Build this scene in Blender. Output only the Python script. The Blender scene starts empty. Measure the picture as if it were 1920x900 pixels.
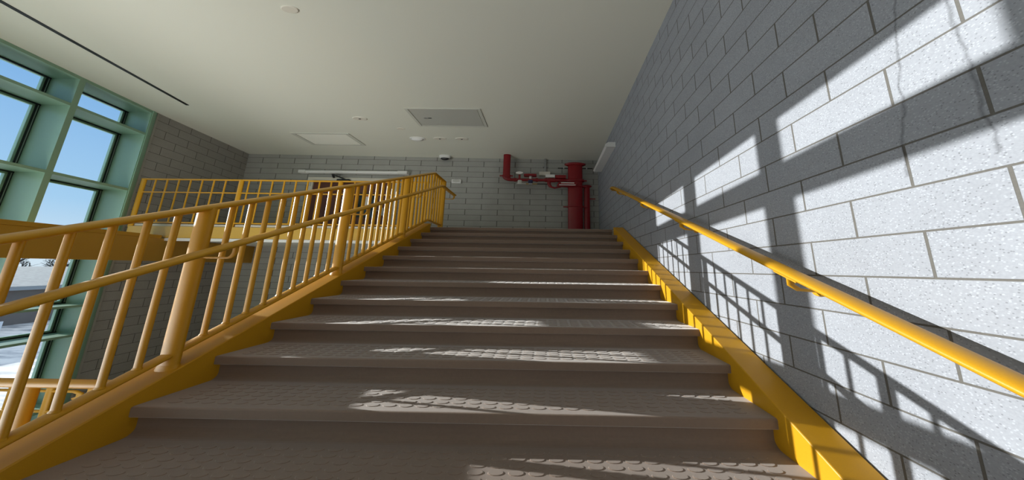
import bpy, bmesh, math, random
from mathutils import Vector, Matrix

# ------------------------------------------------------------------ units
# Coordinates below are in risers (one riser = U metres), measured from the
# photographer's eye: x across the flight, y along it, z up.
U = 0.1778
ZB = 8.04            # eye height above the lower landing, in risers
S = 2.6              # plan proportion across the flight (pipes, studs, discs)
random.seed(7)
scene = bpy.context.scene
COL = scene.collection

def W(p):
    return Vector((p[0] * U, p[1] * U, (p[2] + ZB) * U))

# ------------------------------------------------------------------ camera
F_PX, CX, CY = 422.16, 1023.45, 438.36
TILT, YAW, ROLL = 0.1543, -0.0062, 0.0147
cam_data = bpy.data.cameras.new('camera')
cam_data.sensor_fit = 'HORIZONTAL'
cam_data.sensor_width = 36.0
cam_data.lens = F_PX / 1920.0 * 36.0
cam_data.shift_x = (960 - CX) / 1920.0
cam_data.shift_y = (CY - 450) / 1920.0
cam_data.clip_start = 0.02
cam_data.clip_end = 500
cam = bpy.data.objects.new('camera', cam_data)
COL.objects.link(cam)
fwd = Vector((math.sin(YAW) * math.cos(TILT), math.cos(YAW) * math.cos(TILT), math.sin(TILT)))
right = Vector((math.cos(YAW), -math.sin(YAW), 0))
up = right.cross(fwd)
r2 = right * math.cos(ROLL) + up * math.sin(ROLL)
u2 = up * math.cos(ROLL) - right * math.sin(ROLL)
mat = Matrix((r2, u2, -fwd)).transposed().to_4x4()
mat.translation = W((0, 0, 0))
cam.matrix_world = mat
scene.camera = cam

# ------------------------------------------------------------------ colour management
scene.view_settings.view_transform = 'Standard'
scene.view_settings.look = 'None'
scene.view_settings.gamma = 1.0
scene.view_settings.exposure = 0.0
scene.view_settings.use_curve_mapping = False
scene.cycles.max_bounces = 10
scene.cycles.diffuse_bounces = 5
scene.cycles.transparent_max_bounces = 24
scene.cycles.sample_clamp_indirect = 4.0

# ------------------------------------------------------------------ world
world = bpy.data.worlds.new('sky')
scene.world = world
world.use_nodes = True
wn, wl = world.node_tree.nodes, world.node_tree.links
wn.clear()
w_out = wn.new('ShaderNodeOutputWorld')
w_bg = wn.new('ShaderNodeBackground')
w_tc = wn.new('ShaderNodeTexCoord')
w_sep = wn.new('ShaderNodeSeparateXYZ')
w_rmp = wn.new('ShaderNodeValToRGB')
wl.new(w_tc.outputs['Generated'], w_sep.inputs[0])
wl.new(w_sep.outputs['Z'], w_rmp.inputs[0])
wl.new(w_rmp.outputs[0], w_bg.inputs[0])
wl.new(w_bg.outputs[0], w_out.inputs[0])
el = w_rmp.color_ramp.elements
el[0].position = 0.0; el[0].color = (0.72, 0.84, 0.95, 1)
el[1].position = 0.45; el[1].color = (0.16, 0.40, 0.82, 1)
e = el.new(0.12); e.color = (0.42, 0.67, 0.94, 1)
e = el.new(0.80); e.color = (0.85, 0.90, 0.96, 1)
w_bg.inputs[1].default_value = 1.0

# ------------------------------------------------------------------ sun and fill lamps
SUN_DIR = Vector((1.0, -0.119, -0.2165)).normalized()
sun_data = bpy.data.lights.new('sun', 'SUN')
sun_data.energy = 6.8
sun_data.angle = math.radians(0.22)
sun_data.color = (1.0, 0.97, 0.93)
sun = bpy.data.objects.new('sun', sun_data)
COL.objects.link(sun)
sun.rotation_euler = SUN_DIR.to_track_quat('-Z', 'Y').to_euler()
sun.location = W((-120, 14, 40))

def area(name, loc, aim, sx, sy, watts, color, spread=180):
    d = bpy.data.lights.new(name, 'AREA')
    d.shape = 'RECTANGLE'
    d.size, d.size_y = sx * U, sy * U
    d.energy = watts
    d.spread = math.radians(spread)
    d.color = color
    o = bpy.data.objects.new(name, d)
    COL.objects.link(o)
    o.location = W(loc)
    o.rotation_euler = (W(aim) - W(loc)).to_track_quat('-Z', 'Y').to_euler()
    return o
# unseen fill lamps added indoors to brighten the room in place of daylight
area('fill_side', (-43, -2, -9), (-6, 16, 20.4), 26, 18, 120, (0.97, 0.98, 0.96), 120)
area('fill_low', (-40, -5, -10), (-46, 20, 20.4), 12, 24, 90, (0.98, 0.98, 0.94), 110)
area('fill_rear', (-4, -16, -5), (-4, -4, 20.4), 24, 12, 9, (1.0, 0.98, 0.93), 70)

# ------------------------------------------------------------------ materials
def new_mat(name):
    m = bpy.data.materials.new(name)
    m.use_nodes = True
    nt = m.node_tree
    b = nt.nodes['Principled BSDF']
    return m, nt, b

def N(nt, kind, **kw):
    n = nt.nodes.new(kind)
    for k, v in kw.items():
        setattr(n, k, v)
    return n

def simple(name, color, rough=0.5, metal=0.0, noise=0.0, scale=60.0, bump=0.0, coat=0.0):
    m, nt, b = new_mat(name)
    b.inputs['Roughness'].default_value = rough
    b.inputs['Metallic'].default_value = metal
    b.inputs['Coat Weight'].default_value = coat
    tc = N(nt, 'ShaderNodeTexCoord')
    nz = N(nt, 'ShaderNodeTexNoise')
    nz.inputs['Scale'].default_value = scale
    nz.inputs['Detail'].default_value = 3
    nt.links.new(tc.outputs['Object'], nz.inputs['Vector'])
    mx = N(nt, 'ShaderNodeMix', data_type='RGBA')
    mx.inputs['A'].default_value = (*[c * (1 - noise) for c in color], 1)
    mx.inputs['B'].default_value = (*[min(1, c * (1 + noise)) for c in color], 1)
    nt.links.new(nz.outputs['Fac'], mx.inputs['Factor'])
    nt.links.new(mx.outputs['Result'], b.inputs['Base Color'])
    if bump:
        bp = N(nt, 'ShaderNodeBump')
        bp.inputs['Strength'].default_value = bump
        bp.inputs['Distance'].default_value = 0.002
        nt.links.new(nz.outputs['Fac'], bp.inputs['Height'])
        nt.links.new(bp.outputs[0], b.inputs['Normal'])
    return m

def math_node(nt, op, a, b=None, clamp=False):
    n = N(nt, 'ShaderNodeMath', operation=op, use_clamp=clamp)
    for i, v in enumerate((a, b)):
        if v is None:
            continue
        if isinstance(v, (int, float)):
            n.inputs[i].default_value = v
        else:
            nt.links.new(v, n.inputs[i])
    return n.outputs[0]

def block_mat(name, axis, a0, z0, length, course, face, joint, stains=False, speck=1.0, stretch=1.0):
    """ground-face concrete block in running bond; axis = coordinate that runs along the wall"""
    m, nt, b = new_mat(name)
    L = nt.links
    geo = N(nt, 'ShaderNodeNewGeometry')
    sep = N(nt, 'ShaderNodeSeparateXYZ')
    L.new(geo.outputs['Position'], sep.inputs[0])
    along = math_node(nt, 'SUBTRACT', sep.outputs[axis], a0 * U)
    along = math_node(nt, 'DIVIDE', along, stretch)
    vert = math_node(nt, 'SUBTRACT', sep.outputs['Z'], (z0 + ZB) * U)
    cmb = N(nt, 'ShaderNodeCombineXYZ')
    L.new(along, cmb.inputs[0]); L.new(vert, cmb.inputs[1])
    br = N(nt, 'ShaderNodeTexBrick')
    br.offset = 0.5; br.offset_frequency = 2; br.squash = 1.0
    br.inputs['Scale'].default_value = 1.0
    br.inputs['Brick Width'].default_value = length / stretch * U
    br.inputs['Row Height'].default_value = course * U
    br.inputs['Mortar Size'].default_value = 0.027 * U
    br.inputs['Mortar Smooth'].default_value = 0.15
    br.inputs['Bias'].default_value = -0.2
    br.inputs['Color1'].default_value = (*[c * 0.97 for c in face], 1)
    br.inputs['Color2'].default_value = (*[c * 1.03 for c in face], 1)
    br.inputs['Mortar'].default_value = (*joint, 1)
    L.new(cmb.outputs[0], br.inputs['Vector'])
    # aggregate
    vo = N(nt, 'ShaderNodeTexVoronoi')
    vo.inputs['Scale'].default_value = 130
    L.new(geo.outputs['Position'], vo.inputs['Vector'])
    sepc = N(nt, 'ShaderNodeSeparateColor')
    L.new(vo.outputs['Color'], sepc.inputs[0])
    small = math_node(nt, 'LESS_THAN', vo.outputs['Distance'], 0.36)
    dark = math_node(nt, 'MULTIPLY', math_node(nt, 'GREATER_THAN', sepc.outputs[0], 0.86), small)
    lite = math_node(nt, 'MULTIPLY', math_node(nt, 'LESS_THAN', sepc.outputs[0], 0.22), small)
    notm = math_node(nt, 'SUBTRACT', 1.0, br.outputs['Fac'])
    nz = N(nt, 'ShaderNodeTexNoise')
    nz.inputs['Scale'].default_value = 140; nz.inputs['Detail'].default_value = 4
    L.new(geo.outputs['Position'], nz.inputs['Vector'])
    nv = N(nt, 'ShaderNodeTexNoise')
    nv.inputs['Scale'].default_value = 3.0; nv.inputs['Detail'].default_value = 4
    L.new(geo.outputs['Position'], nv.inputs['Vector'])
    gain = math_node(nt, 'ADD', math_node(nt, 'MULTIPLY', nz.outputs['Fac'], 0.35), 0.82)
    gain = math_node(nt, 'ADD', gain, math_node(nt, 'MULTIPLY', math_node(nt, 'SUBTRACT', nv.outputs['Fac'], 0.5), 0.22))
    d2 = math_node(nt, 'MULTIPLY', math_node(nt, 'MULTIPLY', dark, notm), 0.34 * speck)
    l2 = math_node(nt, 'MULTIPLY', math_node(nt, 'MULTIPLY', lite, notm), 0.26 * speck)
    gain = math_node(nt, 'ADD', math_node(nt, 'SUBTRACT', gain, d2), l2)
    if stains:
        wob = N(nt, 'ShaderNodeTexNoise')
        wob.inputs['Scale'].default_value = 9.0; wob.inputs['Detail'].default_value = 6
        L.new(geo.outputs['Position'], wob.inputs['Vector'])
        for y0, w, sl in ((5.86, 0.045, -0.10), (4.36, 0.05, 0.012)):
            yy = math_node(nt, 'SUBTRACT', sep.outputs['Y'], y0 * U)
            yy = math_node(nt, 'SUBTRACT', yy, math_node(nt, 'MULTIPLY', math_node(nt, 'SUBTRACT', sep.outputs['Z'], ZB * U), sl * 1.0))
            yy = math_node(nt, 'ADD', yy, math_node(nt, 'MULTIPLY', math_node(nt, 'SUBTRACT', wob.outputs['Fac'], 0.5), 0.055))
            ab = math_node(nt, 'ABSOLUTE', yy)
            line = math_node(nt, 'SUBTRACT', 1.0, math_node(nt, 'DIVIDE', ab, w * U), clamp=True)
            band = math_node(nt, 'MULTIPLY', math_node(nt, 'GREATER_THAN', sep.outputs['Z'], (2.5 + ZB) * U), 0.42)
            gain = math_node(nt, 'MULTIPLY', gain, math_node(nt, 'SUBTRACT', 1.0, math_node(nt, 'MULTIPLY', line, band)))
    mx = N(nt, 'ShaderNodeMix', data_type='RGBA', blend_type='MULTIPLY')
    mx.inputs['Factor'].default_value = 1.0
    L.new(br.outputs['Color'], mx.inputs['A'])
    cg = N(nt, 'ShaderNodeCombineColor')
    for i in range(3):
        L.new(gain, cg.inputs[i])
    L.new(cg.outputs[0], mx.inputs['B'])
    L.new(mx.outputs['Result'], b.inputs['Base Color'])
    b.inputs['Roughness'].default_value = 0.75
    bp = N(nt, 'ShaderNodeBump')
    bp.inputs['Strength'].default_value = 0.6
    bp.inputs['Distance'].default_value = 0.004
    L.new(math_node(nt, 'ADD', notm, math_node(nt, 'MULTIPLY', nz.outputs['Fac'], 0.10)), bp.inputs['Height'])
    L.new(bp.outputs[0], b.inputs['Normal'])
    return m

FACE = (0.305, 0.322, 0.362)
JOINT = (0.115, 0.108, 0.098)
M = {}
M['block_right'] = block_mat('ground_face_block_right', 'Y', 6.755, -0.0908, 2.42, 1.148, FACE, JOINT, stains=True)
M['block_back'] = block_mat('ground_face_block_back', 'X', 2.6, 20.75, 5.86, 1.03, (0.36, 0.36, 0.34), JOINT, speck=0.5, stretch=2.42)
M['block_left'] = block_mat('ground_face_block_left', 'Y', 29.0, -0.0908, 2.30, 1.148, (0.36, 0.35, 0.33), JOINT, speck=0.5)
M['yellow'] = simple('yellow_gloss_paint', (0.60, 0.30, 0.010), 0.42, noise=0.08, scale=260, bump=0.10)
M['yellow'].node_tree.nodes['Principled BSDF'].inputs['Specular IOR Level'].default_value = 0.35
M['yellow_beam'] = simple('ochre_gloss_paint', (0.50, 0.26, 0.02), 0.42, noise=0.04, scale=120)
M['fascia'] = simple('yellow_fascia_paint', (0.60, 0.36, 0.05), 0.45, noise=0.05, scale=40)
M['white'] = simple('white_paint', (0.72, 0.72, 0.70), 0.5, noise=0.02, scale=30)
M['ceiling'] = simple('ceiling_plaster', (0.74, 0.74, 0.66), 0.85, noise=0.03, scale=180, bump=0.25)
M['panel_grey'] = simple('grey_panel_paint', (0.50, 0.50, 0.46), 0.6, noise=0.02, scale=30)
M['panel_pale'] = simple('pale_panel_paint', (0.90, 0.90, 0.82), 0.6, noise=0.02, scale=30)
M['panel_frame'] = simple('panel_frame_paint', (0.60, 0.60, 0.54), 0.6, noise=0.02, scale=30)
M['disc'] = simple('cream_plastic', (0.72, 0.68, 0.60), 0.5, noise=0.03, scale=50)
M['plastic'] = simple('white_plastic', (0.74, 0.74, 0.73), 0.4, noise=0.02, scale=30)
M['plastic_grey'] = simple('grey_plastic', (0.55, 0.55, 0.52), 0.5, noise=0.02, scale=30)
M['tread'] = simple('taupe_rubber', (0.212, 0.143, 0.102), 0.6, noise=0.10, scale=45, bump=0.08)
_tb = M['tread'].node_tree.nodes['Principled BSDF']
_tb.inputs['Sheen Weight'].default_value = 0.7
_tb.inputs['Sheen Roughness'].default_value = 0.5
_tb.inputs['Specular IOR Level'].default_value = 0.3
M['green'] = simple('sage_green_aluminium', (0.29, 0.47, 0.35), 0.42, noise=0.03, scale=20)
M['gasket'] = simple('black_gasket', (0.012, 0.014, 0.02), 0.4, noise=0.1)
M['red'] = simple('red_pipe_paint', (0.23, 0.003, 0.008), 0.3, noise=0.08, scale=40)
M['black'] = simple('black_metal', (0.015, 0.015, 0.016), 0.45, noise=0.1)
M['steel'] = simple('brushed_steel', (0.55, 0.55, 0.56), 0.3, 0.9, noise=0.05)
M['galv'] = simple('galvanised_steel', (0.33, 0.34, 0.35), 0.45, 0.5, noise=0.08)
M['brass'] = simple('brass', (0.55, 0.36, 0.12), 0.3, 0.8, noise=0.05)
M['blue'] = simple('navy_plastic', (0.01, 0.015, 0.07), 0.4, noise=0.05)
M['wood'] = simple('brown_door_veneer', (0.105, 0.032, 0.018), 0.42, noise=0.25, scale=14)
M['frame'] = simple('cream_frame_paint', (0.62, 0.59, 0.52), 0.5, noise=0.03, scale=30)
M['dark_glass'] = simple('dark_vision_glass', (0.02, 0.03, 0.035), 0.08, noise=0.05)
M['paper'] = simple('paper', (0.80, 0.78, 0.76), 0.8, noise=0.02)
M['orange'] = simple('orange_sticker', (0.75, 0.20, 0.02), 0.6, noise=0.02)
M['concrete'] = simple('grey_concrete', (0.40, 0.39, 0.36), 0.8, noise=0.12, scale=12)
M['floor'] = simple('floor_terrazzo', (0.36, 0.33, 0.30), 0.5, noise=0.15, scale=80)
M['soffit'] = simple('soffit_plaster', (0.66, 0.63, 0.56), 0.8, noise=0.03)
M['bark'] = simple('bare_bark', (0.05, 0.042, 0.038), 0.9, noise=0.2)
M['siding'] = simple('brown_siding', (0.20, 0.16, 0.14), 0.8, noise=0.15, scale=4)
M['dark_open'] = simple('dark_opening_panel', (0.04, 0.035, 0.035), 0.7, noise=0.2)
M['sign_white'] = simple('white_sign_face', (0.8, 0.8, 0.82), 0.5, noise=0.02)

def snow_mat():
    m, nt, b = new_mat('trodden_snow')
    geo = N(nt, 'ShaderNodeNewGeometry')
    mp = N(nt, 'ShaderNodeMapping')
    mp.inputs['Scale'].default_value = (0.35, 1.6, 1.0)
    nz = N(nt, 'ShaderNodeTexNoise')
    nz.inputs['Scale'].default_value = 1.1; nz.inputs['Detail'].default_value = 8; nz.inputs['Roughness'].default_value = 0.65
    rp = N(nt, 'ShaderNodeValToRGB')
    rp.color_ramp.elements[0].position = 0.36; rp.color_ramp.elements[0].color = (0.34, 0.35, 0.38, 1)
    rp.color_ramp.elements[1].position = 0.55; rp.color_ramp.elements[1].color = (0.95, 0.92, 0.88, 1)
    nt.links.new(geo.outputs['Position'], mp.inputs[0])
    nt.links.new(mp.outputs[0], nz.inputs['Vector'])
    nt.links.new(nz.outputs['Fac'], rp.inputs[0])
    nt.links.new(rp.outputs[0], b.inputs['Base Color'])
    b.inputs['Roughness'].default_value = 0.8
    return m
M['snow'] = snow_mat()

def shingle_mat():
    m, nt, b = new_mat('grey_shingles')
    tc = N(nt, 'ShaderNodeTexCoord')
    br = N(nt, 'ShaderNodeTexBrick')
    br.inputs['Scale'].default_value = 2.2
    br.inputs['Color1'].default_value = (0.30, 0.31, 0.30, 1)
    br.inputs['Color2'].default_value = (0.42, 0.43, 0.42, 1)
    br.inputs['Mortar'].default_value = (0.24, 0.24, 0.23, 1)
    nt.links.new(tc.outputs['Object'], br.inputs['Vector'])
    nt.links.new(br.outputs['Color'], b.inputs['Base Color'])
    b.inputs['Roughness'].default_value = 0.9
    return m
M['shingle'] = shingle_mat()

def glass_mat():
    m, nt, b = new_mat('window_glass')
    nt.nodes.remove(b)
    out = nt.nodes['Material Output']
    tr = N(nt, 'ShaderNodeBsdfTransparent'); tr.inputs[0].default_value = (0.96, 0.98, 0.98, 1)
    gl = N(nt, 'ShaderNodeBsdfGlossy'); gl.inputs['Roughness'].default_value = 0.02
    fr = N(nt, 'ShaderNodeFresnel'); fr.inputs[0].default_value = 1.25
    mx = N(nt, 'ShaderNodeMixShader')
    nt.links.new(fr.outputs[0], mx.inputs[0])
    nt.links.new(tr.outputs[0], mx.inputs[1]); nt.links.new(gl.outputs[0], mx.inputs[2])
    nt.links.new(mx.outputs[0], out.inputs[0])
    return m
M['glass'] = glass_mat()

def tube_mat():
    m, nt, b = new_mat('frosted_tube_cover')
    b.inputs['Base Color'].default_value = (0.82, 0.82, 0.82, 1)
    b.inputs['Roughness'].default_value = 0.35
    return m
M['tube'] = tube_mat()

# ------------------------------------------------------------------ mesh helpers
class MB:
    def __init__(s):
        s.v, s.f, s.sm = [], [], []
    def add(s, verts, faces, smooth=False):
        o = len(s.v)
        s.v += [tuple(p) for p in verts]
        s.f += [tuple(i + o for i in f) for f in faces]
        s.sm += [smooth] * len(faces)
        return s
    def box(s, x0, x1, y0, y1, z0, z1):
        v = [(x0, y0, z0), (x1, y0, z0), (x1, y1, z0), (x0, y1, z0), (x0, y0, z1), (x1, y0, z1), (x1, y1, z1), (x0, y1, z1)]
        return s.add(v, [(0, 3, 2, 1), (4, 5, 6, 7), (0, 1, 5, 4), (1, 2, 6, 5), (2, 3, 7, 6), (3, 0, 4, 7)])
    def hexa(s, low, high):
        """low, high: four points each, same winding"""
        v = list(low) + list(high)
        return s.add(v, [(3, 2, 1, 0), (4, 5, 6, 7), (0, 1, 5, 4), (1, 2, 6, 5), (2, 3, 7, 6), (3, 0, 4, 7)])
    def prism_x(s, prof, x0, x1, smooth=False):
        n = len(prof)
        v = [(x0, y, z) for y, z in prof] + [(x1, y, z) for y, z in prof]
        f = [tuple(range(n - 1, -1, -1)), tuple(range(n, 2 * n))]
        s.add(v, f)
        return s.add(v, [(i, (i + 1) % n, n + (i + 1) % n, n + i) for i in range(n)], smooth)
    def tube(s, path, r, seg=20, caps=True, k=S):
        """round pipe along path; cross-section is round in true plan, x spread by k"""
        P = [Vector((p[0] / k, p[1], p[2])) for p in path]
        n = len(P)
        rr = r if isinstance(r, (list, tuple)) else [r] * n
        tans = []
        for i in range(n):
            a = (P[i] - P[i - 1]).normalized() if i else None
            b = (P[i + 1] - P[i]).normalized() if i < n - 1 else None
            t = a if b is None else b if a is None else (a + b).normalized()
            tans.append((t, 1.0 if a is None or b is None else 1.0 / max(0.5, t.dot(b))))
        t0 = tans[0][0]
        ref = Vector((0, 0, 1)) if abs(t0.z) < 0.9 else Vector((0, 1, 0))
        nrm = t0.cross(ref).normalized()
        rings = []
        for i in range(n):
            t, sc = tans[i]
            if i:
                q = tans[i - 1][0].rotation_difference(t)
                nrm = q @ nrm
            nrm = (nrm - t * nrm.dot(t)).normalized()
            bn = t.cross(nrm)
            bend = None
            if 0 < i < n - 1 and sc > 1.001:
                bend = (P[i + 1] - P[i]).normalized() - (P[i] - P[i - 1]).normalized()
                bend.normalize()
            ring = []
            for j in range(seg):
                a = 2 * math.pi * j / seg
                d = (nrm * math.cos(a) + bn * math.sin(a)) * rr[i]
                if bend is not None:
                    d += bend * d.dot(bend) * (sc - 1)
                ring.append(P[i] + d)
            rings.append(ring)
        v = [(p.x * k, p.y, p.z) for ring in rings for p in ring]
        f = []
        for i in range(n - 1):
            for j in range(seg):
                j2 = (j + 1) % seg
                f.append((i * seg + j, i * seg + j2, (i + 1) * seg + j2, (i + 1) * seg + j))
        s.add(v, f, True)
        if caps:
            s.add(v[:seg], [tuple(range(seg - 1, -1, -1))])
            s.add(v[-seg:], [tuple(range(seg))])
        return s
    def cyl(s, a, b, r0, r1=None, seg=24, k=S):
        return s.tube([a, b], [r0, r0 if r1 is None else r1], seg, True, k)
    def build(s, name, m, parent=None, bevel=0.0, origin=None):
        me = bpy.data.meshes.new(name)
        pts = [W(p) for p in s.v]
        if parent is not None:
            org = root_loc(parent)
        elif origin is not None:
            org = W(origin)
        else:
            lo = Vector([min(p[i] for p in pts) for i in range(3)])
            hi = Vector([max(p[i] for p in pts) for i in range(3)])
            org = Vector(((lo.x + hi.x) / 2, (lo.y + hi.y) / 2, lo.z))
        me.from_pydata([p - org for p in pts], [], s.f)
        me.polygons.foreach_set('use_smooth', s.sm)
        bm = bmesh.new(); bm.from_mesh(me)
        if bevel:
            bmesh.ops.remove_doubles(bm, verts=bm.verts, dist=1e-6)
        bmesh.ops.recalc_face_normals(bm, faces=bm.faces)
        bm.to_mesh(me); bm.free()
        me.materials.append(m)
        o = bpy.data.objects.new(name, me)
        COL.objects.link(o)
        if parent is not None:
            o.parent = parent
        else:
            o.location = org
        if bevel:
            md = o.modifiers.new('bevel', 'BEVEL')
            md.width = bevel * U; md.segments = 2; md.limit_method = 'ANGLE'
        return o

def root_loc(o):
    l = Vector(o.location)
    while o.parent:
        o = o.parent; l += o.location
    return l

def empty(name, loc):
    o = bpy.data.objects.new(name, None)
    o.empty_display_size = 0.1
    o.location = W(loc)
    COL.objects.link(o)
    return o

def tag(o, label=None, cat=None, group=None, kind=None):
    if label: o['label'] = label
    if cat: o['category'] = cat
    if group: o['group'] = group
    if kind: o['kind'] = kind
    return o

def struct(o, label=None):
    o['kind'] = 'structure'
    if label: o['label'] = label
    return o

def arc(c, r, a0, a1, n, plane='yz'):
    out = []
    for i in range(n + 1):
        a = math.radians(a0 + (a1 - a0) * i / n)
        out.append((c[0] + r * math.cos(a), c[1] + r * math.sin(a)))
    return out

# ------------------------------------------------------------------ survey
XL, XR = -14.63, 8.09          # ends of the treads
Y0, Z0, T = 27.616, 4.961, 1.8866   # landing nosing, and going per riser
XW = 9.35                      # right wall
ZC = 20.39                     # ceiling
YB, PSI = 39.87, 0.01505       # back wall
ZLOW, ZGND = -8.04, -24.0
PHI = -0.2720
NL = (math.cos(PHI), -math.sin(PHI)); TL = (math.sin(PHI), math.cos(PHI))
DL = -44.32                    # glazed wall
def line(y):                   # height of the nosing line
    return Z0 - (Y0 - y) / T
def L2(s, d=0.0):              # point in plan on the glazed wall, d = depth outward
    return (NL[0] * DL + TL[0] * s - d, NL[1] * DL + TL[1] * s - 0.038 * d)
def yback(x, off=0.0):
    return YB + PSI * x - off

# ------------------------------------------------------------------ room shell
struct(MB().box(XW, XW + 1.5, -26, 42, -26, 24).build('wall_right', M['block_right']), 'grey concrete block wall along the right of the stairs')
struct(MB().hexa([(-62, yback(-62), -26), (XW, yback(XW), -26), (XW, yback(XW) + 1.5, -26), (-62, yback(-62) + 1.5, -26)],
                 [(-62, yback(-62), 24), (XW, yback(XW), 24), (XW, yback(XW) + 1.5, 24), (-62, yback(-62) + 1.5, 24)]).build('wall_back', M['block_back']),
       'grey concrete block wall at the head of the stairs')
JX = L2(41.24)
CLX = (-55.95, yback(-55.95))
struct(MB().hexa([(JX[0], JX[1], -26), (CLX[0], CLX[1] + .3, -26), (CLX[0] - 3.6, CLX[1] + .3, -26), (JX[0] - 3.6, JX[1] - .1, -26)],
                 [(JX[0], JX[1], 24), (CLX[0], CLX[1] + .3, 24), (CLX[0] - 3.6, CLX[1] + .3, 24), (JX[0] - 3.6, JX[1] - .1, 24)]).build('wall_left', M['block_left']),
       'grey block wall beyond the glazed wall on the left')
struct(MB().box(-48, XW, -27.5, -26, -26, 24).build('wall_rear', M['white']), 'plain wall behind the photographer')
a, b2 = L2(-20), L2(41.24)
struct(MB().hexa([(a[0] - 4, -28, ZC), (XW + 1.5, -28, ZC), (XW + 1.5, 42, ZC), (CLX[0] - 4, 42, ZC)],
                 [(a[0] - 4, -28, ZC + 1.2), (XW + 1.5, -28, ZC + 1.2), (XW + 1.5, 42, ZC + 1.2), (CLX[0] - 4, 42, ZC + 1.2)]).build('ceiling', M['ceiling']),
       'plain off-white plaster ceiling')
# lower landing under the photographer, lower hall floor
struct(MB().box(-16.2, XW, -26, 3.2, ZLOW - 1.2, ZLOW).build('floor', M['floor']), 'landing floor at the foot of the flight')
struct(MB().box(-64, XW, -26, 42, -22.2, -21.0).build('floor_lower', M['concrete']), 'hall floor far below the stairs')
# upper landing slab, yellow edge, white soffit
def landing_left(y):
    return -53.0 - 0.2 * (y - 27.7)
struct(MB().hexa([(landing_left(28.0), 28.0, 3.1), (XW, 28.0, 3.1), (XW, yback(XW), 3.1), (CLX[0], yback(CLX[0]), 3.1)],
                 [(landing_left(28.0), 28.0, Z0 - .02), (XW, 28.0, Z0 - .02), (XW, yback(XW), Z0 - .02), (CLX[0], yback(CLX[0]), Z0 - .02)]).build('floor_upper', M['soffit']),
       'upper landing with pale soffit')
struct(MB().box(-53.0, -15.9, 27.75, 28.0, 3.17, 4.62).build('trim_1', M['fascia'], bevel=.03), 'yellow steel edge of the upper landing')
struct(MB().box(-53.0, -15.9, 27.80, 28.05, 2.78, 3.15).build('trim_2', M['white'], bevel=.03), 'white strip under the yellow landing edge')

# ------------------------------------------------------------------ glazed wall, one window per bay
MULL = [41.0 - 0.0, 35.27, 29.42, 23.5, 16.9, 10.8, 4.6, -1.5, -7.6, -13.7]
ZT = [(20.05, 20.40), (16.8, 17.1), (9.1, 9.4), (1.9, 2.2), (-5.1, -4.85), (-8.35, -8.1), (-15.9, -15.6), (-21.0, -20.7)]
DG = 3.1
def lbox(mb, s0, s1, d0, d1, z0, z1):
    p = [L2(s0, d0), L2(s1, d0), L2(s1, d1), L2(s0, d1)]
    return mb.hexa([(x, y, z0) for x, y in p], [(x, y, z1) for x, y in p])
for i in range(len(MULL) - 1):
    s1 = 40.74 if i == 0 else MULL[i] - 0.2
    s0 = MULL[i + 1] + 0.2
    tr = MB()
    ZB_ = [(8.95, 9.1) if (i >= 2 and za == 9.1) else (za, zb) for za, zb in ZT]
    for (za, zb) in ZB_:
        lbox(tr, s0, s1, 0, DG, za, zb)
    win = tr.build('window_%d' % (i + 1), M['green'])
    struct(win)
    if i < 2:
        win['label'] = ['sage green window bay next to the grey block wall', 'sage green window bay cut by the left edge of the photo'][i]
    mu = MB()
    if i == 0:
        lbox(mu, 40.74, 41.24, 0, DG + .35, -21, 20.39)
        lbox(mu, 40.80, 40.95, -0.12, 0, -21, 20.39)
        mu.build('mullion', M['green'], win)
    m2 = MB(); lbox(m2, MULL[i + 1] - 0.2, MULL[i + 1] + 0.2, 0, DG + .3, -21, 20.39)
    m2.build('mullion', M['green'], win)
    for k in range(len(ZT) - 1):
        zt, zb = ZB_[k][0], ZB_[k + 1][1]
        st_, sb_ = (.17, .9) if k == 0 else (.06 if i >= 2 and k == 2 else .32, .32)
        if k == 0: zt = 20.05
        gk = MB()      # black gasket and slim green sash on the inside of the pane
        for (q0, q1, ww) in ((0.0, 0.16, 0), ):
            lbox(gk, s0 - .1, s0 + .16, DG - .16, DG - .02, zb, zt)
            lbox(gk, s1 - .22, s1 + .0, DG - .10, DG - .02, zb, zt)
            lbox(gk, s0, s1, DG - .16, DG - .02, zt - .14, zt)
            lbox(gk, s0, s1, DG - .16, DG - .02, zb, zb + .14)
        pane = MB(); lbox(pane, s0 - .1, s1 + .1, DG, DG + .08, zb - .1, zt + .1)
        po = pane.build('glass_pane', M['glass'], win)
        gk.build('gasket', M['gasket'], po)
        sp = MB(); lbox(sp, s1 - .13, s1 - .07, DG - .13, DG - .09, zb + .05, zt - .05)
        sp.build('spacer_bar', M['steel'], po)
        sh = MB()
        lbox(sh, s0 - .1, s0 + .10, DG - .02, DG + .30, zb, zt)
        lbox(sh, s1 - (.36 if i < 2 or (i == 2 and k > 0) else .06), s1 + .0, DG - .02, DG + .30, zb, zt)
        lbox(sh, s0, s1, DG - .02, DG + .30, zt - st_, zt)
        lbox(sh, s0, s1, DG - .02, DG + .30, zb, zb + sb_)
        sh.build('sash', M['green'], po)
# pale sealant strip where glazing meets blockwork
mb = MB(); p0, p1 = L2(41.24, -.05), L2(41.42, -.05); q0, q1 = L2(41.24, .2), L2(41.42, .2)
mb.hexa([(p0[0], p0[1], -21), (p1[0], p1[1], -21), (q1[0], q1[1], -21), (q0[0], q0[1], -21)],
        [(p0[0], p0[1], ZC), (p1[0], p1[1], ZC), (q1[0], q1[1], ZC), (q0[0], q0[1], ZC)])
struct(mb.build('trim_3', M['concrete']), 'pale sealant strip between green glazing and blocks')

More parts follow.
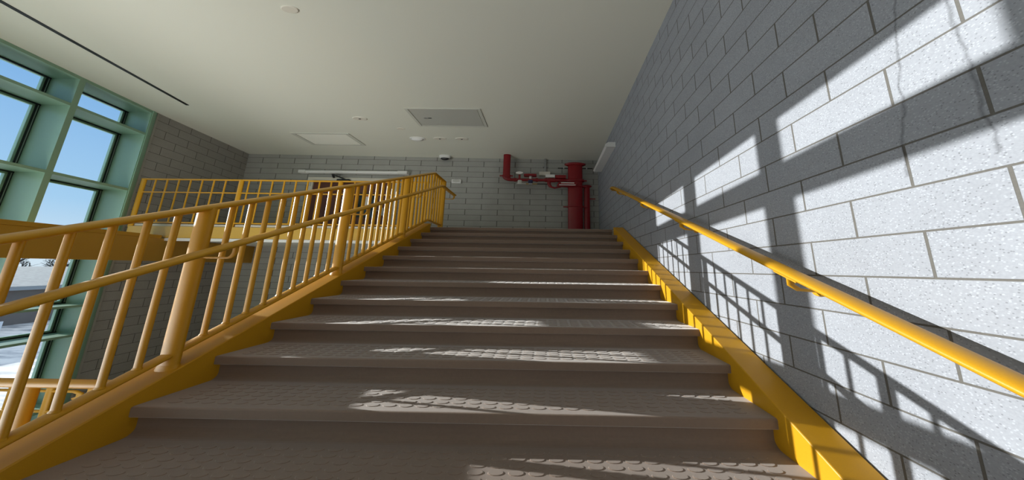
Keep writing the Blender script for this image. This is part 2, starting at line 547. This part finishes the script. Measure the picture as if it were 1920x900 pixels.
# ------------------------------------------------------------------ staircase
stairs = tag(empty('staircase', (-3.3, 3.2, ZLOW)), 'straight stair flight of brown studded rubber treads between yellow stringers', 'staircase')
RB = 0.22
def step_profile(k):
    y, z = Y0 - k * T, Z0 - k
    top = []
    if k > 0:
        # cove against the riser above
        top += [(y + T + RB, z + .26)]
        top += [(y + T + RB - .26 + .26 * math.sin(math.radians(a)), z + .26 - .26 * math.cos(math.radians(a))) for a in range(75, -1, -15)]
    else:
        top += [(y + 1.2, z)]
    nose = [(y + .05, z), (y + .015, z - .015), (y, z - .05), (y, z - .32), (y + .03, z - .35), (y + RB, z - .36)]
    riser = [(y + RB, z - .74), (y + RB + .10, z - .80)]
    back = [(y + RB + .10, z - .12)]
    back2 = [(y + (T + RB + .10 if k > 0 else 1.2), z - .12)]
    if k > 0:
        back2 += [(y + T + RB + .10, z + .26)]
    return top + nose + riser + back + back2
NSTEP = 13
for k in range(NSTEP):
    mb = MB()
    mb.prism_x(step_profile(k), XL, XR)
    if 4 <= k:
        y, z = Y0 - k * T, Z0 - k
        ps = 0.61
        for r in range(6):
            yy = y + .36 + .25 * r
            nx = int((XR - XL - 0.9) / ps)
            off = (XR - XL - ps * (nx - 1)) / 2
            for c in range(nx):
                cx = XL + off + c * ps
                seg = 14
                ring0 = [(cx + .25 * math.cos(2 * math.pi * j / seg), yy + .10 * math.sin(2 * math.pi * j / seg), z - .002) for j in range(seg)]
                ring1 = [(cx + .225 * math.cos(2 * math.pi * j / seg), yy + .09 * math.sin(2 * math.pi * j / seg), z + .016) for j in range(seg)]
                v = ring0 + ring1
                mb.add(v, [(j, (j + 1) % seg, seg + (j + 1) % seg, seg + j) for j in range(seg)] + [tuple(range(seg, 2 * seg))])
    mb.build('step', M['tread'], stairs)
def stringer(x0, x1, h, ya, yb, drop):
    prof = [(ya, line(ya) + h), (yb, line(yb) + h), (yb, line(yb) + h - drop), (ya, line(ya) + h - drop)]
    return MB().prism_x(prof, x0, x1)
stringer(XL - 1.15, XL, .42, 2.4, 27.75, 2.9).build('stringer', M['yellow'], stairs, bevel=.04)
stringer(XR, 9.28, .42, 2.4, 27.2, 2.9).build('stringer', M['yellow'], stairs, bevel=.04)

# ------------------------------------------------------------------ stair guard (left)
XG = -15.15
RT, RBAL, RPOST = 0.128, 0.066, 0.175
KV = 2.1           # plan proportion of the upright bars
guard = tag(empty('stair_guardrail', (XG, 3.0, line(3.0) + .42)), 'yellow steel guardrail with round balusters climbing the left side of the stairs', 'guardrail')
YK, YE = 28.3, 31.2
def bent(h, ya, yk, ye, x, zlev):
    return [(x, ya, line(ya) + h), (x, yk, zlev), (x, ye, zlev)]
ztop = line(YK) + 7.03
MB().tube(bent(7.0, 2.4, YK, YE, XG, ztop), RT).build('top_rail', M['yellow'], guard)
zbot = line(27.7) + .86
MB().tube(bent(.95, 2.6, 27.7, YE, XG, zbot), RT * .8).build('bottom_rail', M['yellow'], guard)
POSTS = [3.0, 9.7, 16.4, 23.1]
for y in POSTS:
    p = MB().cyl((XG, y, line(y) + .36), (XG, y, line(y) + 7.0), RPOST, k=KV).build('post', M['yellow'], guard)
    yb_ = line(y) + .42
    MB().tube([(XG, y, yb_ - .10), (XG, y, yb_ + .10)], [RPOST * 1.22, RPOST * 1.02], k=KV).build('weld_collar', M['yellow'], p)
MB().cyl((XG, YE, Z0 - .6), (XG, YE, ztop), RPOST, k=KV).build('post', M['yellow'], guard)
for i, y in enumerate(POSTS):
    last = i == len(POSTS) - 1
    for j in range(11 if last else 9):
        yy = y + .77 + .65 * j
        lo = line(yy) + .95 if yy < 27.7 else zbot
        hi = line(yy) + 7.0 if yy < YK else ztop
        b = MB().cyl((XG, yy, lo), (XG, yy, hi), RBAL, seg=14, k=KV)
        b.tube([(XG, yy, lo + .06), (XG, yy, lo + .13)], [RBAL * 1.35, RBAL * 1.0], seg=14, caps=False, k=KV)
        b.build('baluster', M['yellow'], guard)
# handrail carried on brackets from the posts
XH, HH = -13.5, 5.42
hr = MB().tube([(XH, 2.2, line(2.2) + HH), (XH, 27.5, line(27.5) + HH), (XH, 31.3, line(27.5) + HH)], .118).build('handrail', M['yellow'], guard)
for y in POSTS + [YE]:
    zr = (line(y) + HH if y < 27.5 else line(27.5) + HH)
    zz = zr - .62
    path = [(XG + .25, y, zz)] + [(XH - .28 + .28 * math.sin(math.radians(a)), y, zz + .28 - .28 * math.cos(math.radians(a)) * 1.0) for a in range(0, 91, 18)] + [(XH, y, zr)]
    MB().tube(path, .045, seg=12).build('bracket', M['yellow'], hr)

# ------------------------------------------------------------------ handrail on the right wall
XRH = 8.4
wr = tag(empty('wall_handrail', (XW, 15, line(15) + 5.4)), 'yellow round handrail bracketed to the right block wall', 'handrail')
zt = line(27.7) + 5.46
MB().tube([(XRH, 1.0, line(1.0) + 5.46), (XRH, 27.7, zt), (XRH, 28.2, zt + .03), (XRH + .35, 28.75, zt + .03), (XW - .02, 28.9, zt + .03)], .125).build('rail', M['yellow'], wr)
for y in (3.9, 7.95, 13.9, 19.5, 26.0):
    z = line(y) + 5.46
    b = MB().tube([(XRH, y, z - .1), (XRH, y, z - .42), (XRH + .25, y, z - .58), (XW - .06, y, z - .62)], .05, seg=12).build('bracket', M['yellow'], wr)
    MB().tube([(XW - .10, y, z - .62), (XW, y, z - .62)], [.16, .19], seg=20).build('mounting_plate', M['yellow'], b)
    b = MB().box(XRH - .2, XRH + .2, y - .35, y + .35, z - .16, z - .11)
    # saddle follows the rail
    b.v = [(x, yy, zz + (yy - y) / T) for x, yy, zz in b.v]
    b.build('saddle', M['yellow'], wr)

# ------------------------------------------------------------------ guard along the upper landing
lg = tag(empty('landing_guardrail', (-34, 27.9, 4.6)), 'thin yellow guardrail along the edge of the upper landing', 'guardrail')
YL = 27.9
MB().tube([(-53.2, YL, 10.88), (XG - .3, YL, 10.88)], .11).build('top_rail', M['yellow'], lg)
MB().tube([(-53.2, YL, 9.13), (XG - .3, YL, 9.13)], .085).build('mid_rail', M['yellow'], lg)
MB().tube([(-53.2, YL, 5.13), (XG - .3, YL, 5.13)], .10).build('bottom_rail', M['yellow'], lg)
LP = [-52.95, -40.05, -27.0]
for x in LP:
    MB().cyl((x, YL, 4.5), (x, YL, 10.9), .145, k=KV).build('post', M['yellow'], lg)
x = LP[0] + 1.55
while x < XG - .6:
    if min(abs(x - p) for p in LP) > .7:
        MB().cyl((x, YL, 5.13), (x, YL, 10.88), .055, seg=12, k=KV).build('baluster', M['yellow'], lg)
    x += 1.545

# ------------------------------------------------------------------ ochre edge beam
def BP(y, off=0):   # plan line of the beam, parallel to the glazed wall
    return (-51.25 + (y - 39.5) * TL[0] / TL[1] + off)
mb = MB()
ya, yb_ = -2.0, 39.2
mb.hexa([(BP(ya), ya, .25), (BP(yb_), yb_, .25), (BP(yb_) - 1.6, yb_, .25), (BP(ya) - 1.6, ya, .25)],
        [(BP(ya), ya, 2.95), (BP(yb_), yb_, 3.08), (BP(yb_) - 1.6, yb_, 3.08), (BP(ya) - 1.6, ya, 2.95)])
bm_ = empty('steel_beam', (BP(18), 18, .25)); tag(bm_, 'deep ochre steel beam passing under the upper landing in front of the glazing', 'beam')
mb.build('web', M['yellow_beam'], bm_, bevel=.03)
mb = MB()
ya = 17.4
mb.hexa([(BP(ya) + .06, ya, 3.02), (BP(27.5) + .06, 27.5, 3.02), (BP(27.5) - 1.7, 27.5, 3.02), (BP(ya) - 1.7, ya, 3.02)],
        [(BP(ya) + .06, ya, 3.43), (BP(27.5) + .06, 27.5, 3.43), (BP(27.5) - 1.7, 27.5, 3.43), (BP(ya) - 1.7, ya, 3.43)])
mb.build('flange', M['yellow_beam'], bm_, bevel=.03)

# ------------------------------------------------------------------ guards of the flight below
g1 = tag(empty('lower_guardrail', (-22, 9.5, -11)), 'yellow guardrail below the stairs, nearest at the lower left corner', 'guardrail')
MB().tube([(-40, 9.5, -4.70), (-16.6, 9.5, -4.70)], .155).build('top_rail', M['yellow'], g1)
MB().tube([(-40, 9.5, -9.9), (-16.6, 9.5, -9.9)], .10).build('bottom_rail', M['yellow'], g1)
for x in (-20.0, -33.5):
    MB().cyl((x, 9.5, -11.2), (x, 9.5, -4.7), .135, k=KV).build('post', M['yellow'], g1)
for x in (-21.75, -23.3, -24.9, -26.5, -28.1, -29.7):
    MB().cyl((x, 9.5, -9.9), (x, 9.5, -4.7), .055, seg=12, k=KV).build('baluster', M['yellow'], g1)
MB().box(-42, -16.3, 9.0, 10.6, -12.2, -11.0).build('curb_beam', M['yellow'], g1, bevel=.05)
g2 = tag(empty('lower_guardrail', (-44, 20, -21)), 'sunlit yellow guardrail further down, behind the lower left railing', 'guardrail')
MB().tube([(-50.5, 20, -10.45), (-38.4, 20, -10.45), (-37.9, 20, -10.6), (-37.9, 20, -10.9), (-38.3, 20, -11.0)], .10).build('handrail', M['yellow'], g2)
MB().tube([(-50.5, 20, -11.95), (-37.0, 20, -11.95)], .10).build('mid_rail', M['yellow'], g2)
MB().tube([(-50.5, 20, -9.9), (-37.0, 20, -9.9)], .12).build('top_rail', M['yellow'], g2)
for x in (-40.4, -37.0):
    MB().cyl((x, 20, -21), (x, 20, -9.9), .14, k=KV).build('post', M['yellow'], g2)
for x in (-42.2, -43.8, -45.4, -47.0, -48.6):
    MB().cyl((x, 20, -21), (x, 20, -9.9), .055, seg=12, k=KV).build('baluster', M['yellow'], g2)

# ------------------------------------------------------------------ ceiling fittings
def quad_panel(name, pts, fw, face, label, cat, hatch=False):
    (x0, x1, y0, y1) = pts
    root = tag(empty(name, ((x0 + x1) / 2, (y0 + y1) / 2, ZC)), label, cat, 'ceiling access panels')
    f = MB()
    z0, z1 = ZC - .10, ZC
    f.box(x0, x0 + fw * S, y0, y1, z0, z1); f.box(x1 - fw * S, x1, y0, y1, z0, z1)
    f.box(x0 + fw * S, x1 - fw * S, y0, y0 + fw, z0, z1); f.box(x0 + fw * S, x1 - fw * S, y1 - fw, y1, z0, z1)
    f.build('frame', M['panel_frame'], root, bevel=.02)
    g = .03
    MB().box(x0 + (fw + g) * S, x1 - (fw + g) * S, y0 + fw + g, y1 - fw - g, ZC - .06, ZC).build('door', face, root)
    return root
p1 = quad_panel('access_panel', (-18.87, -8.9, 26.3, 30.05), .16, M['panel_grey'], 'large grey ceiling access panel with a key latch', 'access panel', True)
lx, ly = -17.0, 28.2
MB().cyl((lx, ly, ZC - .12), (lx, ly, ZC - .05), .10).build('latch', M['steel'], p1)
MB().box(lx + .35, lx + .8, ly - .05, ly + .05, ZC - .10, ZC - .05).build('keyhole', M['black'], p1)
quad_panel('access_panel', (-40.3, -31.1, 32.05, 35.5), .24, M['panel_pale'], 'pale ceiling access panel with wide frame, nearest the left wall', 'access panel')

def ceiling_disc(x, y, r, label, group='sprinkler covers on the ceiling', dot=True, thick=.07):
    root = tag(empty('sprinkler_cover', (x, y, ZC)), label, 'sprinkler cover', group)
    MB().tube([(x, y, ZC), (x, y, ZC - thick * .5), (x, y, ZC - thick)], [r, r, r * .88]).build('cover_plate', M['disc'], root)
    if dot:
        MB().tube([(x, y, ZC - thick + .01), (x, y, ZC - thick - .05)], [r * .16, r * .14]).build('sprinkler_tip', M['black'], root)
ceiling_disc(-20.99, 15.07, .27, 'blank cream sprinkler cover disc at the top of the photo, closest overhead', dot=False)
ceiling_disc(-26.4, 28.5, .40, 'cream sprinkler disc with dark centre left of the grey access panel')
ceiling_disc(-22.1, 30.77, .24, 'tiny cream ceiling disc below the grey access panel', dot=False, thick=.04)
ceiling_disc(-17.4, 33.25, .40, 'cream sprinkler disc with dark centre next to the smoke detector')
ceiling_disc(-13.9, 33.26, .40, 'cream sprinkler disc with dark centre, rightmost on the ceiling')
sd = tag(empty('smoke_detector', (-21.05, 33.28, ZC)), 'white round smoke detector on the ceiling', 'smoke detector')
MB().tube([(-21.05, 33.28, ZC), (-21.05, 33.28, ZC - .12)], [.48, .46]).build('base', M['plastic'], sd)
MB().tube([(-21.05, 33.28, ZC - .12), (-21.05, 33.28, ZC - .22), (-21.05, 33.28, ZC - .36), (-21.05, 33.28, ZC - .42)], [.36, .36, .24, .12]).build('sensor_head', M['plastic'], sd)
# dark linear slot
sx = [(-43.66 + (-47.03 + 43.66) * (y - 14.63) / (26.2 - 14.63)) for y in (4.0, 26.2)]
mb = MB().hexa([(sx[0] - .2, 4.0, ZC - .05), (sx[0] + .2, 4.0, ZC - .05), (sx[1] + .2, 26.2, ZC - .05), (sx[1] - .2, 26.2, ZC - .05)],
               [(sx[0] - .2, 4.0, ZC - .005), (sx[0] + .2, 4.0, ZC - .005), (sx[1] + .2, 26.2, ZC - .005), (sx[1] - .2, 26.2, ZC - .005)])
tag(mb.build('slot_diffuser', M['black']), 'long thin black air slot in the ceiling beside the glazing', 'air slot')

# ------------------------------------------------------------------ things on the back wall
dx = -19.1; dy = yback(dx) - .75
dc = tag(empty('security_camera', (dx, dy, ZC)), 'white dome security camera under the ceiling at the back wall', 'security camera')
MB().tube([(dx, dy, ZC), (dx, dy, ZC - .35), (dx, dy, ZC - .5)], [.40, .40, .34]).build('housing', M['plastic'], dc)
MB().tube([(dx, dy, ZC - .48), (dx, dy, ZC - .66), (dx, dy, ZC - .80), (dx, dy, ZC - .86)], [.30, .28, .18, .05]).build('dome', M['black'], dc)

bx = -16.87; by = yback(bx)
st = tag(empty('wall_speaker', (bx, by, 15.35)), 'small white square sounder on the back wall above the stair end', 'sounder')
MB().box(bx - .88, bx + .88, by - .28, by, 15.3, 16.05).build('case', M['plastic'], st, bevel=.05)
MB().tube([(bx, by - .27, 15.72), (bx, by - .31, 15.72)], .26).build('grille', M['plastic_grey'], st)

lt = tag(empty('wall_light', (-35.5, yback(-35.5), 16.9)), 'long white tube light over the brown doors', 'wall light', 'tube lights on the walls')
yt = yback(-35.5)
MB().tube([(-45.0, yt - .5, 16.95), (-44.2, yt - .5, 16.95), (-26.6, yt - .5, 16.95), (-26.3, yt - .5, 16.95)], .27).build('diffuser', M['tube'], lt)
MB().box(-44.6, -26.2, yt - .35, yt + .15, 16.78, 17.12).build('backplate', M['white'], lt)
MB().box(-27.4, -25.6, yt - .80, yt, 16.66, 17.22).build('end_cap', M['plastic'], lt, bevel=.06)
MB().box(-45.5, -44.2, yt - .80, yt, 16.66, 17.22).build('end_cap', M['plastic'], lt, bevel=.06)

rl = tag(empty('wall_light', (XW, 33, 17.2)), 'white wedge shaped tube light high on the right wall', 'wall light', 'tube lights on the walls')
prof = [(XW, 16.95), (XW, 17.62), (XW - .95, 17.62), (XW - 1.35, 17.35), (XW - 1.4, 17.1), (XW - 1.2, 16.95)]
mb = MB()
n = len(prof)
v = [(x, 29.3, z) for x, z in prof] + [(x, 37.2, z) for x, z in prof]
mb.add(v, [tuple(range(n)), tuple(range(2 * n - 1, n - 1, -1))] + [(i, (i + 1) % n, n + (i + 1) % n, n + i) for i in range(n)])
mb.build('diffuser', M['tube'], rl)
for y in (29.15, 37.2):
    v = [(XW + (x - XW) * 1.03, y, 17.28 + (z - 17.28) * 1.06) for x, z in prof] + [(XW + (x - XW) * 1.03, y + .25, 17.28 + (z - 17.28) * 1.06) for x, z in prof]
    MB().add(v, [tuple(range(n)), tuple(range(2 * n - 1, n - 1, -1))] + [(i, (i + 1) % n, n + (i + 1) % n, n + i) for i in range(n)]).build('end_cap', M['plastic'], rl)

# doors
def bq(mb, x0, x1, z0, z1, d0, d1):
    return mb.hexa([(x0, yback(x0, d1), z0), (x1, yback(x1, d1), z0), (x1, yback(x1, d0), z0), (x0, yback(x0, d0), z0)],
                   [(x0, yback(x0, d1), z1), (x1, yback(x1, d1), z1), (x1, yback(x1, d0), z1), (x0, yback(x0, d0), z1)])
fr = MB()
bq(fr, -43.8, -42.75, Z0, 15.95, 0, .35); bq(fr, -28.4, -27.3, Z0, 15.95, 0, .35); bq(fr, -42.75, -28.4, 15.4, 15.95, 0, .35)
door = struct(fr.build('door_1', M['frame'], bevel=.03), 'brown double doors in a cream frame on the upper landing')
for x0, x1, g in ((-42.7, -35.65, False), (-35.55, -28.45, True)):
    lf = bq(MB(), x0, x1, Z0 + .05, 15.36, .02, .2).build('door_leaf', M['wood'], door)
    gx0, gx1 = (-34.3, -31.2) if g else (-40.2, -38.6)
    if g:
        bq(MB(), gx0, gx1, 8.6, 13.1, .2, .24).build('vision_glass', M['dark_glass'], lf)
        pp = bq(MB(), -33.0, -31.9, 10.2, 12.75, .24, .26).build('paper_notice', M['paper'], lf)
        pp['label'] = 'white paper notice with orange top'
        bq(MB(), -33.0, -31.9, 12.45, 12.85, .255, .275).build('notice_header', M['orange'], pp) if False else None
        bq(MB(), -33.0, -31.9, 12.45, 12.85, .26, .275).build('orange_strip', M['orange'], lf)
        bq(MB(), -30.3, -29.5, 9.0, 10.4, .2, .26).build('lock_plate', M['steel'], lf)
        MB().tube([(-29.9, yback(-30, .24), 9.8), (-29.9, yback(-30, .5), 9.8), (-31.3, yback(-30, .5), 9.75)], .06, seg=10).build('door_handle', M['steel'], lf)
MB().box(-38.2, -36.0, yback(-37, .75), yback(-37, .2), 15.0, 15.5).build('door_closer', M['black'], door)
MB().tube([(-36.6, yback(-37, .5), 15.4), (-38.9, yback(-38, .9), 16.35)], .09, seg=8).build('closer_arm', M['black'], door)
MB().tube([(-38.9, yback(-38, .9), 16.35), (-39.2, yback(-38, .2), 15.8)], .09, seg=8).build('closer_arm', M['black'], door)
tag(bq(MB(), -43.45, -43.1, 14.2, 15.2, .35, .42).build('card_reader', M['plastic_grey']), 'small grey reader on the left post of the brown door frame', 'card reader')

# sprinkler riser -------------------------------------------------------------
rx, ry = 4.85, yback(4.85, 1.75)
rs = tag(empty('sprinkler_riser', (rx, ry, Z0)), 'thick dark red fire riser pipe with valve branch in the back corner', 'pipe')
MB().cyl((rx, ry, Z0), (rx, ry, 18.55), .50, seg=32).build('main_pipe', M['red'], rs)
MB().tube([(rx, ry, 18.35), (rx, ry, 18.55), (rx, ry, 18.68), (rx, ry, 18.8)], [.55, .74, .74, .60], seg=32).build('top_flange', M['red'], rs)
for z, r, h in ((15.55, .62, .42), (14.45, .60, .22), (10.75, .60, .20)):
    cp = MB().tube([(rx, ry, z - h / 2), (rx, ry, z - h / 2 + .02), (rx, ry, z + h / 2 - .02), (rx, ry, z + h / 2)], [r * .92, r, r, r * .92], seg=32).build('coupling', M['red'], rs)
    MB().box(rx - r * S - .55, rx + r * S + .45, ry - .12, ry + .12, z - .10, z + .10).build('coupling_lug', M['red'], cp, bevel=.03)
for sgn in (-1, 1):
    MB().tube([(rx + sgn * 1.3, ry, 17.9), (rx + sgn * 3.1, ry, 17.9)], .09, seg=10).build('threaded_rod', M['black'], rs)
    MB().tube([(rx + sgn * 1.95, ry, 17.9), (rx + sgn * 2.15, ry, 17.9)], .19, seg=6).build('nut', M['steel'], rs)
bx0 = -7.45
zb_ = 15.62
el_ = [(bx0, ry, zb_ + .62)] + [(bx0 + (.62 - .62 * math.cos(math.radians(a))) * S * .55, ry, zb_ + .62 - .62 * math.sin(math.radians(a))) for a in range(15, 91, 15)]
MB().cyl((bx0, ry, 16.3), (bx0, ry, ZC - .02), .25, seg=24).build('branch_pipe', M['red'], rs)
MB().tube(el_ + [(bx0 + 2.0, ry, zb_)], .27, seg=24).build('elbow', M['red'], rs)
MB().cyl((bx0, ry, 16.22), (bx0, ry, 16.45), .33).build('elbow_collar', M['red'], rs)
MB().box(bx0 - 1.2, bx0 + 1.2, ry - .1, ry + .1, 16.24, 16.42).build('elbow_lug', M['red'], rs, bevel=.03)
MB().cyl((bx0 + 1.4, ry, zb_), (bx0 + 1.85, ry, zb_), .33).build('elbow_collar', M['red'], rs)
MB().cyl((bx0 + 1.6, ry, zb_), (rx, ry, zb_), .24, seg=24).build('branch_pipe', M['red'], rs)
for x in (-2.2, -.6, 1.6):
    MB().cyl((x, ry, zb_), (x + .45, ry, zb_), .34).build('coupling', M['red'], rs)
vb = MB().tube([(-.3, ry, zb_), (.3, ry, zb_), (1.2, ry, zb_), (1.7, ry, zb_)], [.28, .40, .40, .28]).build('valve_body', M['red'], rs)
MB().box(-.45, 1.2, ry - .62, ry - .42, 15.95, 16.42).build('valve_label', M['paper'], rs)
MB().box(1.25, 3.2, ry - .5, ry + .3, 15.85, 16.42).build('actuator_box', M['red'], rs, bevel=.05)
# butterfly valve gear box and gauge
MB().box(-4.3, -2.05, ry - .45, ry + .35, 16.25, 16.62).build('gear_box', M['red'], rs, bevel=.05)
MB().cyl((-3.1, ry - .1, 15.5), (-3.1, ry - .1, 16.3), .10).build('valve_stem', M['steel'], rs)
MB().cyl((-3.1, ry - .3, 14.95), (-3.1, ry - .3, 15.45), .16).build('valve_knob', M['blue'], rs)
gg = MB().tube([(-5.07, ry - .35, 16.72), (-5.07, ry - .55, 16.72)], .24).build('gauge', M['paper'], rs)
MB().tube([(-5.07, ry - .33, 16.72), (-5.07, ry - .45, 16.72)], .27).build('gauge_rim', M['steel'], gg)
MB().cyl((-5.07, ry - .2, 15.7), (-5.07, ry - .2, 16.6), .07).build('gauge_stem', M['red'], rs)
# small trim line below
MB().cyl((-5.0, ry - .1, 14.75), (-5.0, ry - .1, 15.5), .15).build('drain_cap', M['plastic_grey'], rs)
MB().cyl((-5.6, ry - .1, 14.85), (-3.9, ry - .1, 14.85), .11).build('drain_tee', M['steel'], rs)
MB().cyl((-3.9, ry - .1, 14.85), (-1.9, ry - .1, 14.85), .075).build('test_line', M['brass'], rs)
MB().cyl((-3.4, ry - .1, 14.85), (-2.8, ry - .1, 14.85), .17).build('ball_valve', M['steel'], rs)
MB().cyl((-1.9, ry - .1, 14.85), (.2, ry - .1, 14.85), .07).build('test_line', M['black'], rs)
MB().tube([(.2, ry - .1, 15.4), (.2, ry - .1, 14.8), (.5, ry - .1, 14.35), (1.2, ry - .1, 14.15), (1.9, ry - .1, 14.3), (2.3, ry - .1, 14.45), (rx - 1.2, ry - .1, 14.45)], .13).build('drain_loop', M['red'], rs)
sg = MB().hexa([(1.5, ry - .78, 14.25), (4.9, ry - .78, 14.25), (5.2, ry - .60, 14.25), (1.5, ry - .60, 14.25)],
               [(1.9, ry - .68, 15.05), (5.35, ry - .68, 15.05), (5.35, ry - .55, 15.05), (1.9, ry - .55, 15.05)]).build('tag_plate', M['red'], rs, bevel=.02)
sg['label'] = 'red tag plate with two white lines'
MB().box(2.3, 4.6, ry - .775, ry - .70, 14.78, 14.93).build('white_line', M['paper'], sg)
MB().box(1.95, 4.8, ry - .80, ry - .73, 14.42, 14.55).build('white_line', M['paper'], sg)

d2x, d2y = 7.0, yback(7.0, 1.2)
d2 = tag(empty('drain_pipe', (d2x, d2y, Z0)), 'slim dark red pipe between the thick riser and the corner', 'pipe')
MB().cyl((d2x, d2y, Z0), (d2x, d2y, 14.8), .20).build('pipe', M['red'], d2)
MB().tube([(d2x, d2y, 14.55), (d2x, d2y, 14.7), (d2x, d2y, 14.85), (d2x, d2y, 14.95)], [.24, .34, .34, .24]).build('top_cap', M['red'], d2)
MB().box(d2x, d2x + 1.5, d2y - .07, d2y + .07, 12.35, 12.5).build('pipe_strap', M['red'], d2)

jx = -.62; jy = yback(jx) - .06
jb = tag(empty('junction_box', (jx, jy, 17.5)), 'cream electrical box under grey conduit beside the red riser', 'junction box')
MB().box(jx - 1.02, jx + 1.02, jy - .55, jy, 17.05, 17.72).build('box', M['disc'], jb, bevel=.04)
MB().cyl((jx + .1, jy - .2, 17.7), (jx + .1, jy - .2, ZC - .02), .085).build('conduit', M['galv'], jb)
MB().box(jx - .35, jx + .55, jy - .3, jy, 18.7, 18.85).build('conduit_clip', M['galv'], jb)

# ------------------------------------------------------------------ outside
gz = ZGND
mb = MB().box(-900, -58, -300, 420, gz - 1, gz)
struct(mb.build('ground', M['snow']), 'bright trodden snow outside the glazing')
# building across the yard; its long side runs parallel to the glazing
bl = tag(empty('house', (-202, 86, gz)), 'low brown building with grey shingle roof seen through the glazing', 'house')
def HB(a, d, z):     # a along the long side, d away from us
    return (-202 + TL[0] * a - d * .97, 86 + TL[1] * a - d * .05, z)
def hbox(mb, a0, a1, d0, d1, z0, z1):
    return mb.hexa([HB(a0, d0, z0), HB(a1, d0, z0), HB(a1, d1, z0), HB(a0, d1, z0)], [HB(a0, d0, z1), HB(a1, d0, z1), HB(a1, d1, z1), HB(a0, d1, z1)])
hbox(MB(), -45, 122, 0, 160, gz, -9.6).build('walls', M['siding'], bl)
mb = MB()
mb.hexa([HB(-48, -3, -10.2), HB(125, -3, -10.2), HB(125, 80, -3.6), HB(-48, 80, -3.6)], [HB(-48, -3, -9.5), HB(125, -3, -9.5), HB(125, 80, -2.9), HB(-48, 80, -2.9)])
mb.hexa([HB(-48, 80, -3.6), HB(125, 80, -3.6), HB(125, 163, -10.2), HB(-48, 163, -10.2)], [HB(-48, 80, -2.9), HB(125, 80, -2.9), HB(125, 163, -9.5), HB(-48, 163, -9.5)])
mb.build('roof', M['shingle'], bl)
hbox(MB(), -48, 125, -3.4, -2.6, -10.9, -9.6).build('gutter', M['galv'], bl)
hbox(MB(), -12, -3, -.4, .2, gz, -14.5).build('garage_opening', M['dark_open'], bl)  # dark sheet on the wall, its colour stands for the shaded garage opening
hbox(MB(), 8, 12, -.3, .2, -18, -13.5).build('house_window', M['dark_glass'], bl)
sb = tag(empty('notice_board', HB(-16, -20, gz)), 'low white board standing in front of the brown building', 'notice board')
hbox(MB(), -22, -10, -20.4, -20, gz + 1.4, gz + 4.2).build('panel', M['sign_white'], sb)
for a_ in (-21, -11):
    hbox(MB(), a_, a_ + .5, -20, -19.5, gz, gz + 4.0).build('leg', M['galv'], sb)

def bare_tree(x, y, h, seed, label):
    rnd = random.Random(seed)
    root = tag(empty('bare_tree', (x, y, gz)), label, 'tree', 'bare trees behind the building')
    tk, tw = MB(), MB()
    def grow(p, d, ln, r, lev):
        q = p + d * ln
        (tk if lev < 2 else tw).tube([tuple(p), tuple(q)], [r, r * .65], seg=5, caps=False, k=1.0)
        if lev >= 5: return
        for _ in range(3 if lev < 4 else 2):
            nd = (d + Vector((rnd.uniform(-1, 1), rnd.uniform(-1, 1), rnd.uniform(-.25, .8))) * .75).normalized()
            grow(p + d * ln * rnd.uniform(.55, 1.0), nd, ln * rnd.uniform(.6, .8), r * .6, lev + 1)
    grow(Vector((x, y, gz)), Vector((0, 0, 1)), h * .36, h * .030, 0)
    tk.build('trunk', M['bark'], root); tw.build('twigs', M['bark'], root)
for i, a_ in enumerate((40, 56, 72, 84, 96, 108, 120, 134, 150)):
    p = HB(a_, 178 + 26 * (i % 2), 0)
    bare_tree(p[0], p[1], 35, 11 + i, 'bare leafless tree behind the grey shingle roof')
